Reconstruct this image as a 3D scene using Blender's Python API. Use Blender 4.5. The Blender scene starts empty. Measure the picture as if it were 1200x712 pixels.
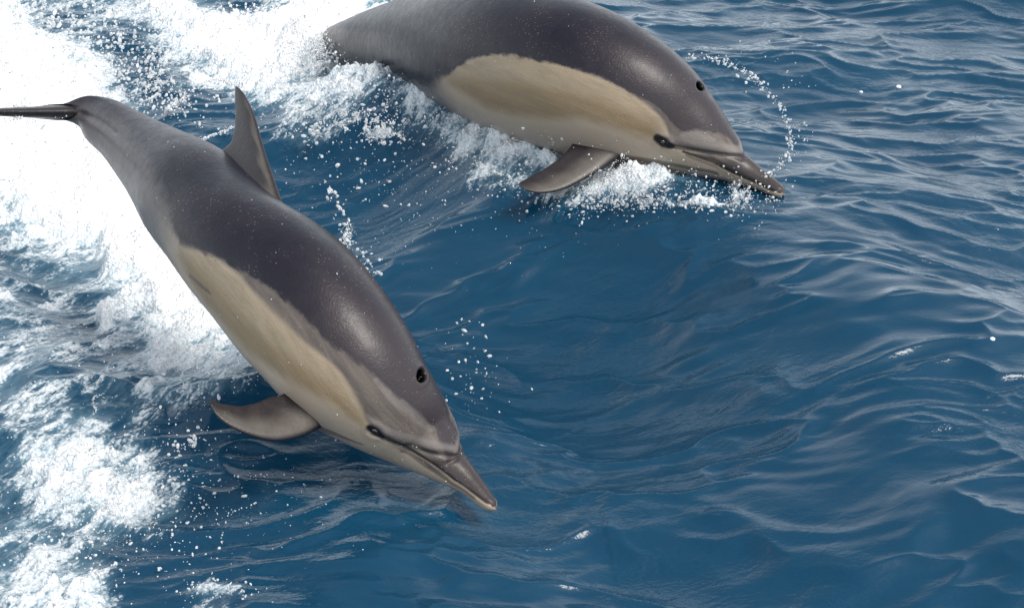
import bpy, math, random
import numpy as np
from mathutils import Vector, Matrix

random.seed(7)
rng = np.random.default_rng(11)
SC = bpy.context.scene
COL = SC.collection

# ------------------------------------------------------------------ camera
CAM_H = 2.35
PITCH = math.radians(26.0)
HFOV = math.radians(30.0)
cd = bpy.data.cameras.new("camera")
cam = bpy.data.objects.new("camera", cd)
COL.objects.link(cam)
cam.location = (0, 0, CAM_H)
cam.rotation_euler = (math.pi / 2 - PITCH, 0, 0)
cd.sensor_fit = 'HORIZONTAL'
cd.sensor_width = 36
cd.lens = 18 / math.tan(HFOV / 2)
cd.clip_start = 0.05
cd.clip_end = 20000
SC.camera = cam

# ------------------------------------------------------------------ light
SUN_EL = math.radians(56)
SUN_AZ = math.radians(122)         # measured from +Y (away from the camera) towards +X
w = bpy.data.worlds.new("World")
SC.world = w
w.use_nodes = True
nt = w.node_tree
nt.nodes.clear()
wo = nt.nodes.new('ShaderNodeOutputWorld')
bg = nt.nodes.new('ShaderNodeBackground')
bg.inputs['Strength'].default_value = 0.13
sk = nt.nodes.new('ShaderNodeTexSky')
sk.sky_type = 'NISHITA'
sk.sun_disc = False
sk.sun_elevation = SUN_EL
sk.sun_rotation = SUN_AZ
sk.air_density = 1.0
sk.dust_density = 5.0
sk.ozone_density = 1.0
# thin high cloud, the same over the whole sky
tc = nt.nodes.new('ShaderNodeTexCoord')
cn = nt.nodes.new('ShaderNodeTexNoise')
cn.inputs['Scale'].default_value = 2.6
cn.inputs['Detail'].default_value = 5
cn.inputs['Roughness'].default_value = 0.55
cr = nt.nodes.new('ShaderNodeValToRGB')
cr.color_ramp.elements[0].position = 0.42
cr.color_ramp.elements[0].color = (0.62, 0.62, 0.62, 1)
cr.color_ramp.elements[1].position = 0.62
cr.color_ramp.elements[1].color = (1, 1, 1, 1)
mx = nt.nodes.new('ShaderNodeMix')
mx.data_type = 'RGBA'
mx.inputs['B'].default_value = (14.4, 15.4, 16.0, 1)
nt.links.new(tc.outputs['Generated'], cn.inputs['Vector'])
nt.links.new(cn.outputs['Fac'], cr.inputs['Fac'])
# the haze is thickest low over the sea and thins towards the zenith
sep = nt.nodes.new('ShaderNodeSeparateXYZ')
nt.links.new(tc.outputs['Generated'], sep.inputs['Vector'])
hz = nt.nodes.new('ShaderNodeMapRange')
hz.interpolation_type = 'SMOOTHSTEP'
for k_, v_ in ((1, 0.05), (2, 0.95), (3, 1.0), (4, 0.20)):
    hz.inputs[k_].default_value = v_
nt.links.new(sep.outputs['Z'], hz.inputs[0])
mm = nt.nodes.new('ShaderNodeMath')
mm.operation = 'MULTIPLY'
nt.links.new(cr.outputs['Color'], mm.inputs[0])
nt.links.new(hz.outputs[0], mm.inputs[1])
nt.links.new(mm.outputs[0], mx.inputs['Factor'])
nt.links.new(sk.outputs['Color'], mx.inputs['A'])
nt.links.new(mx.outputs['Result'], bg.inputs['Color'])
nt.links.new(bg.outputs['Background'], wo.inputs['Surface'])

sl = bpy.data.lights.new("sun", 'SUN')
sl.energy = 2.9
sl.angle = math.radians(22)
sl.color = (1.0, 0.96, 0.90)
so = bpy.data.objects.new("sun", sl)
COL.objects.link(so)
sdir = Vector((math.sin(SUN_AZ) * math.cos(SUN_EL), math.cos(SUN_AZ) * math.cos(SUN_EL), math.sin(SUN_EL)))
so.rotation_euler = sdir.to_track_quat('Z', 'Y').to_euler()
SC.view_settings.view_transform = 'Standard'
SC.view_settings.look = 'None'
SC.view_settings.gamma = 1.0
SC.view_settings.exposure = 0.0

# ------------------------------------------------------------------ helpers
FPX = 600 / math.tan(HFOV / 2)
CAM = np.array([0, 0, CAM_H])
RT = np.array([1.0, 0, 0])
UPV = np.array([0, math.sin(PITCH), math.cos(PITCH)])
BK = np.array([0, -math.cos(PITCH), math.sin(PITCH)])


def ray(px, py):
    v = RT * ((px - 600) / FPX) - UPV * ((py - 356) / FPX) - BK
    return v


def at(px, py, z=0.0):
    """point of the world at height z that the photograph shows at px, py"""
    v = ray(px, py)
    return CAM + v * ((z - CAM_H) / v[2])


def to_px(P):
    d = P - CAM
    k = -(d @ BK)
    return np.stack([600 + FPX * (d @ RT) / k, 356 - FPX * (d @ UPV) / k], -1)


def sstep(a, b, x):
    t = np.clip((x - a) / (b - a), 0, 1)
    return t * t * (3 - 2 * t)


def nrm(v):
    return v / np.maximum(np.linalg.norm(v, axis=-1, keepdims=True), 1e-9)


def perlin(x, y, seed=0):
    xi = np.floor(x).astype(np.int64)
    yi = np.floor(y).astype(np.int64)
    xf = x - xi
    yf = y - yi

    def g(ix, iy, dx, dy):
        h = (ix * 374761393 + iy * 668265263 + seed * 982451653) & 0xffffffff
        h = ((h ^ (h >> 13)) * 1274126177) & 0xffffffff
        h = h ^ (h >> 16)
        a = (h & 0xffff) * (2 * math.pi / 65536)
        return np.cos(a) * dx + np.sin(a) * dy
    u = xf ** 3 * (xf * (xf * 6 - 15) + 10)
    v = yf ** 3 * (yf * (yf * 6 - 15) + 10)
    a = g(xi, yi, xf, yf) * (1 - u) + g(xi + 1, yi, xf - 1, yf) * u
    b = g(xi, yi + 1, xf, yf - 1) * (1 - u) + g(xi + 1, yi + 1, xf - 1, yf - 1) * u
    return (a * (1 - v) + b * v) * 1.45


def fbm(x, y, oct=4, seed=0, gain=0.5, lac=2.03):
    r = 0
    a = 1.0
    t = 0
    for i in range(oct):
        r = r + a * perlin(x, y, seed + i * 17)
        t += a
        x = x * lac + 13.1
        y = y * lac + 7.7
        a *= gain
    return r / t


def make_mesh(name, V, F, mat=None, parent=None, smooth=True):
    me = bpy.data.meshes.new(name)
    V = np.asarray(V, dtype=np.float32)
    F = np.asarray(F, dtype=np.int32)
    me.vertices.add(len(V))
    me.vertices.foreach_set('co', V.ravel())
    n, k = F.shape
    me.loops.add(n * k)
    me.loops.foreach_set('vertex_index', F.ravel())
    me.polygons.add(n)
    me.polygons.foreach_set('loop_start', np.arange(n, dtype=np.int32) * k)
    me.update(calc_edges=True)
    me.validate()
    me.polygons.foreach_set('use_smooth', np.full(len(me.polygons), smooth))
    if mat:
        me.materials.append(mat)
    o = bpy.data.objects.new(name, me)
    COL.objects.link(o)
    if parent:
        o.parent = parent
    return o


def add_attr(o, name, vals):
    a = o.data.attributes.new(name, 'FLOAT', 'POINT')
    a.data.foreach_set('value', np.asarray(vals, dtype=np.float32))


class NT:
    """small node-tree helper"""

    def __init__(s, name):
        s.m = bpy.data.materials.new(name)
        s.m.use_nodes = True
        s.t = s.m.node_tree
        s.p = s.t.nodes['Principled BSDF']
        s.out = s.t.nodes['Material Output']

    def set(s, sock, v):
        if isinstance(v, bpy.types.NodeSocket):
            s.t.links.new(v, sock)
        elif isinstance(v, tuple) and len(v) == 3 and sock.type == 'RGBA':
            sock.default_value = (*v, 1)
        else:
            sock.default_value = v

    def attr(s, n):
        a = s.t.nodes.new('ShaderNodeAttribute')
        a.attribute_name = n
        return a.outputs['Fac']

    def math(s, op, a, b=0.0, c=0.0, clamp=False):
        n = s.t.nodes.new('ShaderNodeMath')
        n.operation = op
        n.use_clamp = clamp
        s.set(n.inputs[0], a)
        s.set(n.inputs[1], b)
        s.set(n.inputs[2], c)
        return n.outputs[0]

    def step(s, x, a, b, lo=0.0, hi=1.0):
        n = s.t.nodes.new('ShaderNodeMapRange')
        n.interpolation_type = 'SMOOTHSTEP'
        s.set(n.inputs[0], x)
        s.set(n.inputs[1], a)
        s.set(n.inputs[2], b)
        s.set(n.inputs[3], lo)
        s.set(n.inputs[4], hi)
        return n.outputs[0]

    def mix(s, f, a, b):
        n = s.t.nodes.new('ShaderNodeMix')
        n.data_type = 'RGBA'
        s.set(n.inputs['Factor'], f)
        s.set(n.inputs['A'], a)
        s.set(n.inputs['B'], b)
        return n.outputs['Result']

    def coords(s, scale=(1, 1, 1), rot=(0, 0, 0)):
        t = s.t.nodes.new('ShaderNodeTexCoord')
        m = s.t.nodes.new('ShaderNodeMapping')
        m.vector_type = 'TEXTURE'        # turns first, then scales: the stretch follows the turned axes
        m.inputs['Scale'].default_value = tuple(1 / q for q in scale)
        m.inputs['Rotation'].default_value = rot
        s.t.links.new(t.outputs['Object'], m.inputs['Vector'])
        return m.outputs[0]

    def noise(s, vec, scale, detail=3, rough=0.5, dist=0.0):
        n = s.t.nodes.new('ShaderNodeTexNoise')
        s.set(n.inputs['Vector'], vec)
        n.inputs['Scale'].default_value = scale
        n.inputs['Detail'].default_value = detail
        n.inputs['Roughness'].default_value = rough
        n.inputs['Distortion'].default_value = dist
        return n.outputs['Fac']

    def vor(s, vec, scale, feature='F1'):
        n = s.t.nodes.new('ShaderNodeTexVoronoi')
        n.feature = feature
        s.set(n.inputs['Vector'], vec)
        n.inputs['Scale'].default_value = scale
        return n.outputs['Distance']

    def bump(s, h, dist, strength=1.0, normal=None):
        b = s.t.nodes.new('ShaderNodeBump')
        s.set(b.inputs['Height'], h)
        b.inputs['Distance'].default_value = dist
        s.set(b.inputs['Strength'], strength)
        if normal:
            s.set(b.inputs['Normal'], normal)
        return b.outputs['Normal']

    def P(s, **kw):
        for k, v in kw.items():
            s.set(s.p.inputs[k.replace('_', ' ')], v)


# ------------------------------------------------------------------ materials
def water_material():
    m = NT("sea_water")
    foam = m.attr('foam')
    aer = m.attr('aer')
    co = m.coords()
    st = m.coords(scale=(0.55, 1.5, 1), rot=(0, 0, math.radians(55)))
    n1 = m.noise(st, 42, 4, 0.6, 0.4)
    n2 = m.noise(co, 140, 3, 0.6)
    v1 = m.vor(co, 95)
    f = m.math('ADD', foam, m.math('MULTIPLY', m.math('SUBTRACT', n1, 0.5), 0.9))
    f = m.math('ADD', f, m.math('MULTIPLY', m.math('SUBTRACT', n2, 0.5), 0.45))
    f = m.math('ADD', f, m.math('MULTIPLY', m.math('SUBTRACT', 0.35, v1), 0.25))
    alpha = m.step(f, 0.34, 0.78)
    # soft milky water under and around the foam
    milk = m.step(m.math('ADD', aer, m.math('MULTIPLY', m.math('SUBTRACT', n1, 0.5), 0.5)), 0.15, 0.95, 0.0, 0.9)
    big = m.noise(co, 1.3, 2, 0.5)
    deep = m.mix(big, (0.002, 0.029, 0.064), (0.005, 0.046, 0.090))
    body = m.mix(milk, deep, (0.19, 0.32, 0.39))
    thick = m.step(f, 0.6, 1.3)
    col = m.mix(alpha, body, m.mix(thick, (0.66, 0.71, 0.74), (0.88, 0.89, 0.90)))
    # fine ripples
    r1 = m.noise(m.coords(scale=(1, 2.1, 1), rot=(0, 0, math.radians(10))), 11, 3, 0.45, 0.9)
    r2 = m.noise(m.coords(scale=(1, 1.8, 1), rot=(0, 0, math.radians(-14))), 33, 2, 0.5, 0.8)
    r3 = m.noise(m.coords(scale=(1, 2.4, 1), rot=(0, 0, math.radians(6))), 85, 2, 0.5, 0.6)
    hh = m.math('ADD', m.math('MULTIPLY', r1, 0.75), m.math('MULTIPLY', r2, 0.36))
    hh = m.math('ADD', hh, m.math('MULTIPLY', r3, 0.14))
    b1 = m.bump(hh, 0.006, m.step(m.noise(co, 1.7, 2), 0.35, 0.65, 0.25, 1.0))
    fb = m.math('ADD', m.math('MULTIPLY', n2, 0.6), m.math('MULTIPLY', v1, -0.8))
    b2 = m.bump(m.math('MULTIPLY', fb, alpha), 0.010, 1.0, b1)
    m.P(Base_Color=col, Roughness=m.step(alpha, 0, 1, 0.045, 0.75), IOR=1.333, Normal=b2)
    return m.m


def skin_material(seed):
    m = NT("dolphin_skin")
    co = m.coords()
    off = m.coords()
    nA = m.noise(co, 7, 4, 0.6)
    nB = m.noise(co, 38, 4, 0.65)
    nC = m.noise(co, 190, 2, 0.6)
    a = lambda x, k: m.math('MULTIPLY', m.math('SUBTRACT', x, 0.5), k)
    cx = m.t.nodes.new('ShaderNodeCombineXYZ')
    m.set(cx.inputs[0], m.math('MULTIPLY', m.attr('slen'), 9.0))
    m.set(cx.inputs[1], m.math('MULTIPLY', m.attr('arc'), 60.0))
    nS = m.noise(cx.outputs[0], 1.0, 4, 0.65, 0.3)
    cx2 = m.t.nodes.new('ShaderNodeCombineXYZ')
    m.set(cx2.inputs[0], m.math('MULTIPLY', m.attr('slen'), 6.0))
    m.set(cx2.inputs[1], m.math('MULTIPLY', m.attr('arc'), 330.0))
    nL = m.noise(cx2.outputs[0], 1.0, 3, 0.6, 0.6)
    jag = m.math('ADD', m.math('ADD', a(nA, 0.024), a(nB, 0.020)), a(nS, 0.036))
    soft = m.math('ADD', a(nA, 0.018), a(nS, 0.026))
    cape = m.math('ADD', m.attr('cape'), jag)      # metres, + = above the boundary
    tan = m.math('ADD', m.attr('tan'), soft)
    mid = m.math('ADD', m.attr('tanmid'), soft)
    bel = m.attr('belly')
    s = m.attr('slen')
    dark = m.attr('dark')
    pale = m.attr('pale')
    head = m.attr('head')
    beak = m.attr('beak')
    flank = m.attr('flank')
    # belly and flank
    c = m.mix(m.step(bel, 0.05, 0.75), (0.37, 0.305, 0.235), (0.25, 0.205, 0.195))
    c = m.mix(flank, c, (0.095, 0.090, 0.098))
    tcol = m.mix(m.step(mid, -0.02, 0.015), (0.245, 0.178, 0.102), (0.30, 0.24, 0.165))
    tcol = m.mix(m.step(nB, 0.35, 0.75, 0, 0.35), tcol, (0.26, 0.205, 0.13))
    tcol = m.mix(m.step(nS, 0.3, 0.75, 0.0, 0.55), tcol, (0.165, 0.130, 0.085))
    tcol = m.mix(m.step(nL, 0.45, 0.75, 0.0, 0.25), tcol, (0.36, 0.31, 0.235))
    # brown grey strip between the cape and the patch
    strip = m.mix(m.step(nS, 0.3, 0.7), (0.075, 0.063, 0.058), (0.125, 0.106, 0.092))
    ab = m.step(m.attr('above'), -0.012, 0.008)    # above the upper patch edge
    c = m.mix(ab, c, strip)
    tw = m.step(mid, -0.03, 0.02, 0.022, 0.012)
    c = m.mix(m.step(tan, m.math('MULTIPLY', tw, -1.0), tw), c, tcol)
    ccol = m.mix(m.step(nA, 0.3, 0.75), (0.006, 0.006, 0.013), (0.015, 0.012, 0.018))
    ccol = m.mix(m.math('MULTIPLY', head, 0.8), ccol, (0.036, 0.029, 0.033))
    cw = m.math('ADD', 0.006, m.math('MULTIPLY', flank, 0.040))
    c = m.mix(m.step(cape, m.math('MULTIPLY', cw, -1.0), cw), c, ccol)
    c = m.mix(m.math('MULTIPLY', beak, 0.85), c, (0.035, 0.028, 0.029))
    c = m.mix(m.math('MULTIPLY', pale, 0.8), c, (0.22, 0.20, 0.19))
    c = m.mix(m.attr('jaw'), c, (0.30, 0.245, 0.19))
    c = m.mix(m.attr('fin'), c, m.mix(nB, (0.009, 0.008, 0.011), (0.034, 0.028, 0.029)))
    c = m.mix(m.attr('finpale'), c, m.mix(nB, (0.13, 0.115, 0.10), (0.22, 0.20, 0.17)))
    # long faint rake marks
    c = m.mix(m.step(nL, 0.68, 0.76, 0.0, 0.22), c, (0.22, 0.20, 0.19))
    c = m.mix(dark, c, (0.009, 0.008, 0.011))
    c = m.mix(m.attr('hole'), c, (0.001, 0.001, 0.001))
    # scuffs and fine speckle
    sp = m.step(m.vor(co, 110), 0.10, 0.20, 1, 0)
    c = m.mix(m.math('MULTIPLY', m.math('MULTIPLY', sp, m.step(nA, 0.45, 0.6)), 0.40), c, (0.26, 0.25, 0.24))
    bh = m.math('ADD', m.math('MULTIPLY', nC, 0.4), m.math('MULTIPLY', nB, 0.6))
    m.P(Base_Color=c, Roughness=m.step(nB, 0.2, 0.8, 0.30, 0.46), IOR=1.32,
        Coat_Weight=m.math('MULTIPLY', m.math('SUBTRACT', 1.0, m.attr('hole')), 0.2), Coat_Roughness=0.22, Coat_IOR=1.3, Normal=m.bump(bh, 0.0030, 0.6),
        Specular_IOR_Level=m.math('MULTIPLY', m.math('SUBTRACT', 1.0, m.attr('hole')), 0.5))
    return m.m


def simple_mat(name, col, rough, **kw):
    m = NT(name)
    co = m.coords()
    n = m.noise(co, 60, 3)
    c2 = tuple(x * 0.8 for x in col)
    m.P(Base_Color=m.mix(n, c2, col), Roughness=rough, **kw)
    return m.m


M_WATER = water_material()
M_EYE = simple_mat("dolphin_eye", (0.012, 0.010, 0.010), 0.08, Coat_Weight=1.0)
M_DROP = simple_mat("spray_water", (0.93, 0.96, 0.98), 0.06, IOR=1.333, Transmission_Weight=0.55)
M_BUB = simple_mat("bubble_film", (0.75, 0.82, 0.86), 0.08, IOR=1.333)

# ------------------------------------------------------------------ sea surface
FOAM = np.array([
    # x = 0 50 100 150 200 250 300 350 400 450 500 550 600 650 700 750 800 850
    [6, 5, 5, 6, 8, 5, 4, 7, 9, 6, 3, 1, 0, 0, 0, 0, 0, 0],
    [9, 8, 6, 4, 6, 9, 9, 9, 8, 7, 6, 3, 2, 0, 0, 0, 0, 0],
    [9, 9, 8, 5, 4, 5, 7, 6, 5, 4, 6, 6, 5, 5, 5, 3, 1, 0],
    [9, 9, 9, 5, 3, 1, 2, 4, 3, 1, 4, 6, 6, 6, 6, 4, 2, 0],
    [9, 9, 9, 9, 4, 0, 0, 1, 1, 0, 0, 3, 5, 5, 6, 6, 5, 2],
    [6, 8, 9, 9, 8, 3, 0, 0, 0, 0, 0, 0, 0, 2, 1, 1, 0, 0],
    [4, 5, 6, 9, 9, 6, 1, 0, 0, 0, 0, 0, 0, 0, 0, 0, 0, 0],
    [5, 4, 4, 6, 9, 8, 3, 0, 0, 0, 0, 0, 0, 0, 0, 0, 0, 0],
    [4, 4, 3, 4, 7, 7, 4, 0, 0, 0, 0, 0, 0, 0, 0, 0, 0, 0],
    [5, 4, 3, 4, 5, 4, 3, 0, 0, 0, 0, 0, 0, 0, 0, 0, 0, 0],
    [4, 5, 5, 3, 2, 0, 0, 0, 0, 0, 0, 0, 0, 0, 0, 0, 0, 0],
    [4, 6, 7, 6, 2, 0, 0, 0, 0, 0, 0, 0, 0, 0, 0, 0, 0, 0],
    [4, 5, 5, 5, 4, 0, 0, 0, 0, 0, 0, 0, 0, 0, 0, 0, 0, 0],
    [5, 5, 4, 2, 0, 0, 0, 0, 0, 0, 0, 0, 0, 0, 0, 0, 0, 0],
    [5, 6, 6, 2, 1, 3, 1, 0, 0, 0, 0, 0, 0, 0, 0, 0, 0, 0],
], dtype=float) / 9.0


def sample_grid(G, px, py, cell=50.0):
    gx = np.clip(px / cell, 0, G.shape[1] - 1.001)
    gy = np.clip(py / cell, 0, G.shape[0] - 1.001)
    ix = gx.astype(int)
    iy = gy.astype(int)
    u = gx - ix
    v = gy - iy
    u = u * u * (3 - 2 * u)
    v = v * v * (3 - 2 * v)
    return ((G[iy, ix] * (1 - u) + G[iy, ix + 1] * u) * (1 - v)
            + (G[iy + 1, ix] * (1 - u) + G[iy + 1, ix + 1] * u) * v)


def poly_dist(X, Y, pts):
    """distance to a polyline, signed (+ on the right of its direction)"""
    best = np.full(X.shape, 1e9)
    sgn = np.ones(X.shape)
    par = np.zeros(X.shape)
    for i in range(len(pts) - 1):
        ax, ay = pts[i]
        bx, by = pts[i + 1]
        dx, dy = bx - ax, by - ay
        L2 = dx * dx + dy * dy
        t = np.clip(((X - ax) * dx + (Y - ay) * dy) / L2, 0, 1)
        ex = X - ax - t * dx
        ey = Y - ay - t * dy
        d = np.hypot(ex, ey)
        k = d < best
        best = np.where(k, d, best)
        sgn = np.where(k, np.where(dx * ey - dy * ex < 0, 1, -1), sgn)
        par = np.where(k, i + t, par)
    return best * sgn, par


RIDGE = [tuple(at(x, y)[:2]) for x, y in [(380, 60), (450, 130), (520, 180), (640, 235), (780, 272), (900, 325), (985, 400),
                                          (1045, 470), (1110, 535), (1200, 590), (1340, 680)]]
RIDGE2 = [tuple(at(x, y)[:2]) for x, y in [(560, 610), (700, 585), (800, 590), (900, 620), (1000, 660), (1150, 720)]]


def build_sea():
    ix = np.arange(-2.35, 2.3501, 0.0052)
    iy = np.concatenate([np.arange(2.95, 4.8, 0.005), 4.8 + np.cumsum(np.linspace(0.005, 0.012, 420))])
    gl = np.cumsum(0.006 * 1.17 ** np.arange(1, 75))
    gl = gl[gl < 6000]
    xs = np.concatenate([ix[0] - gl[::-1], ix, ix[-1] + gl])
    ys = np.concatenate([iy[0] - gl[::-1], iy, iy[-1] + gl])
    X, Y = np.meshgrid(xs, ys)
    sx = np.gradient(xs)[None, :]
    sy = np.gradient(ys)[:, None]
    sp = np.maximum(sx, sy)
    Z = np.zeros_like(X)
    # spectrum of small waves
    r = np.random.default_rng(5)
    n = 64
    wl = 0.13 * (14.0) ** r.random(n) ** 0.9
    an = math.radians(-100) + r.normal(0, 0.55, n)      # travel towards the camera
    for L, t in zip(wl, an):
        k = 2 * math.pi / L
        A = 0.0058 * L ** 1.45 * (0.6 + 0.8 * r.random())
        ph = r.random() * 6.283
        att = sstep(0.28, 0.10, sp / L)
        a = k * (X * math.cos(t) + Y * math.sin(t)) + ph
        Z += att * A * (np.sin(a) + 0.22 * np.cos(2 * a))
    Z *= 1.0
    # calm / rough patches
    damp = 0.65 + 0.5 * fbm(X * 0.8, Y * 1.0, 2, 3)
    Z *= np.clip(damp, 0.25, 1.3)
    # warped small ripples
    near = sstep(0.05, 0.01, sp)
    wx = X + 0.10 * fbm(X * 2, Y * 2, 2, 31)
    wy = Y + 0.10 * fbm(X * 2, Y * 2, 2, 37)
    rid = 1 - np.abs(fbm(wx * 1.9 + 3, wy * 4.2, 3, 41)) * 2.2
    Z += near * 0.020 * np.clip(rid, 0, 1) ** 2
    Z += near * 0.0042 * fbm(wx * 7, wy * 15, 2, 47) * (0.4 + 0.9 * np.clip(fbm(X * 1.1, Y * 1.5, 2, 49) + 0.3, 0, 1))
    # the big wave the animals ride, its steep face turned to the camera
    d, par = poly_dist(X, Y, RIDGE)
    d = d + 0.05 * fbm(X * 1.6, Y * 1.6, 2, 51)
    prof = np.where(d < 0, np.exp(-(d / 0.85) ** 2), np.exp(-(d / 0.42) ** 2)) \
        - 0.45 * np.exp(-((d - 0.85) / 0.45) ** 2)
    Z += 0.19 * prof * sstep(0.3, 3.0, par) * (1 - 0.35 * sstep(6, 9, par))
    d2, par2 = poly_dist(X, Y, RIDGE2)
    prof2 = np.where(d2 < 0, np.exp(-(d2 / 0.30) ** 2), np.exp(-(d2 / 0.16) ** 2))
    Z += 0.045 * prof2 * sstep(0, 1.2, par2) * sstep(5, 4, par2)

    # water heaped against the second animal
    HEAP = [tuple(at(x, y, 0.2)[:2]) for x, y in [(372, 58), (415, 74), (460, 82), (505, 94), (550, 112), (600, 135), (650, 158)]]
    dh, ph_ = poly_dist(X, Y, HEAP)
    dh = dh + 0.02 * fbm(X * 9, Y * 9, 3, 91)
    ph2 = np.where(dh < 0, np.exp(-(dh / 0.12) ** 2), np.exp(-(dh / 0.20) ** 2))
    Z += 0.085 * ph2 * sstep(0.0, 0.8, ph_) * sstep(6.0, 3.6, ph_) * (1 + 0.30 * fbm(X * 7, Y * 14, 3, 92))
    # steep little face under the nearer animal's head, added to darken the water
    RIDGE3 = [tuple(at(x, y)[:2]) for x, y in [(190, 455), (290, 470), (400, 480), (490, 505), (580, 540), (680, 575)]]
    d3, par3 = poly_dist(X, Y, RIDGE3)
    d3 = d3 + 0.03 * fbm(X * 3, Y * 3, 2, 95)
    prof3 = np.where(d3 < 0, np.exp(-(d3 / 0.30) ** 2), np.exp(-(d3 / 0.34) ** 2))
    Z += 0.10 * prof3 * sstep(0, 1.2, par3) * sstep(5, 3.6, par3)
    # foam cover
    P0 = np.stack([X, Y, Z], -1)
    infront = (-(P0 - CAM) @ BK) > 0.5
    px = to_px(P0)
    qx = np.where(infront, px[..., 0], 3000)
    qy = np.where(infront, px[..., 1], 3000)
    far = sstep(2.0, 0.8, np.abs(X + 1.6)) * sstep(9.5, 7.5, Y) * sstep(2.2, 3.0, Y)
    D = sample_grid(FOAM, qx, qy)
    for bx, by, rx, ry, am in [(740, 216, 26, 10, .28), (700, 226, 40, 14, .18), (600, 175, 70, 20, .12), (790, 240, 60, 4, .42), (835, 241, 22, 3, .4),
                               (590, 165, 60, 22, .15), (862, 226, 6, 14, .5), (445, 157, 16, 6, .45), (230, 100, 30, 3, .5),
                               (250, 158, 22, 3, .5), (122, 378, 8, 7, .9), (130, 590, 60, 25, .25), (255, 690, 40, 8, .3)]:
        D = D + am * np.exp(-((qx - bx) / rx) ** 2 - ((qy - by) / ry) ** 2)
    for bx, by, rx, ry, am in [(70, 28, 42, 20, .38), (155, 70, 40, 34, .30), (225, 135, 42, 30, .45), (275, 8, 45, 12, .3),
                               (190, 105, 20, 20, .2)]:
        D = D - am * np.exp(-((qx - bx) / rx) ** 2 - ((qy - by) / ry) ** 2) * (D > 0)
    D = np.clip(D, 0, 1)
    D = D ** 1.15
    D = D * np.maximum(far, (qx > 0) & (qy > 0) & (qx < 900) & (qy < 712))
    ca, sa = math.cos(math.radians(57)), math.sin(math.radians(57))
    U = X * ca + Y * sa
    Vv = -X * sa + Y * ca
    pat = 0.62 * fbm(U * 2.4 + 0.5 * fbm(X * 3, Y * 3, 2, 9), Vv * 8.5 + 0.8 * fbm(X * 3 + 9, Y * 3, 2, 8), 4, 61, 0.6) \
        + 0.38 * fbm(X * 15, Y * 15, 3, 67, 0.6)
    lace = 1 - 2.6 * np.abs(fbm(U * 5 + 0.6 * fbm(X * 4, Y * 4, 2, 29), Vv * 9 + 0.6 * fbm(X * 4, Y * 4 + 5, 2, 28), 3, 71))
    foam = D * 1.05 - 0.02 + (0.85 * pat + 0.22 * (lace - 0.4)) * sstep(0.02, 0.25, D) * sstep(1.15, 0.75, D)
    foam = np.where(D < 0.01, -1.0, foam)
    foam += 0.6 * sstep(0.74, 0.98, D)
    heavy = sstep(0.55, 0.95, foam)
    lump = fbm(X * 9, Y * 9, 5, 81, 0.62)
    bill = np.abs(fbm(X * 22, Y * 22, 3, 83, 0.6))
    Z += near * (heavy * (0.020 + 0.060 * lump + 0.022 * bill) + 0.006 * sstep(0.2, 0.6, foam) * (0.5 + bill))
    spike = np.exp(-((qx - 742) / 60) ** 2 - ((qy - 216) / 22) ** 2) + 0.7 * np.exp(-((qx - 445) / 30) ** 2 - ((qy - 150) / 16) ** 2) \
        + 0.5 * np.exp(-((qx - 800) / 60) ** 2 - ((qy - 240) / 7) ** 2)
    Z += near * spike * 0.024 * np.clip(0.25 + fbm(X * 16, Y * 16, 4, 88, 0.65) * 1.3, 0, 1)
    Z += near * 0.08 * 1.3 * np.exp(-((qx - 356) / 24) ** 2 - ((qy - 60) / 14) ** 2) * (0.8 + 0.8 * lump)
    Z += near * sstep(0.5, 1.0, D) * 0.05 * (0.4 + fbm(X * 4, Y * 4, 2, 85))
    ny, nx = X.shape
    V = np.stack([X, Y, Z], -1).reshape(-1, 3)
    I = np.arange(nx * ny).reshape(ny, nx)
    F = np.stack([I[:-1, :-1], I[:-1, 1:], I[1:, 1:], I[1:, :-1]], -1).reshape(-1, 4)
    o = make_mesh('sea_water', V, F, M_WATER)
    add_attr(o, 'foam', np.clip(foam, -1, 1.6).ravel())
    add_attr(o, 'aer', np.clip(D + 0.35 * pat * (D > 0.03), 0, 1).ravel())
    o['kind'] = 'structure'
    return xs, ys, Z


xs_sea, ys_sea, Z_sea = build_sea()


def sea_z(x, y):
    i = int(np.clip(np.searchsorted(xs_sea, x), 1, len(xs_sea) - 1))
    j = int(np.clip(np.searchsorted(ys_sea, y), 1, len(ys_sea) - 1))
    return float(Z_sea[j, i])


# ------------------------------------------------------------------ dolphins
def catmull(P, t):
    """P (n,k) samples at integer parameters, evaluated at t"""
    P = np.asarray(P, float)
    n = len(P)
    i = np.clip(np.floor(t).astype(int), 0, n - 2)
    u = (t - i)[:, None]
    Pm = np.vstack([2 * P[0] - P[1], P, 2 * P[-1] - P[-2]])
    p0, p1, p2, p3 = Pm[i], Pm[i + 1], Pm[i + 2], Pm[i + 3]
    return 0.5 * ((2 * p1) + (-p0 + p2) * u + (2 * p0 - 5 * p1 + 4 * p2 - p3) * u ** 2 + (-p0 + 3 * p1 - 3 * p2 + p3) * u ** 3)


def gauss_smooth(A, sig):
    k = int(sig * 3)
    g = np.exp(-np.arange(-k, k + 1) ** 2 / (2 * sig * sig))
    g /= g.sum()
    out = np.empty_like(A)
    for c in range(A.shape[1]):
        a = A[:, c]
        ap = np.concatenate([2 * a[0] - a[k:0:-1], a, 2 * a[-1] - a[-2:-k - 2:-1]])
        out[:, c] = np.convolve(ap, g, 'valid')
    return out


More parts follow.
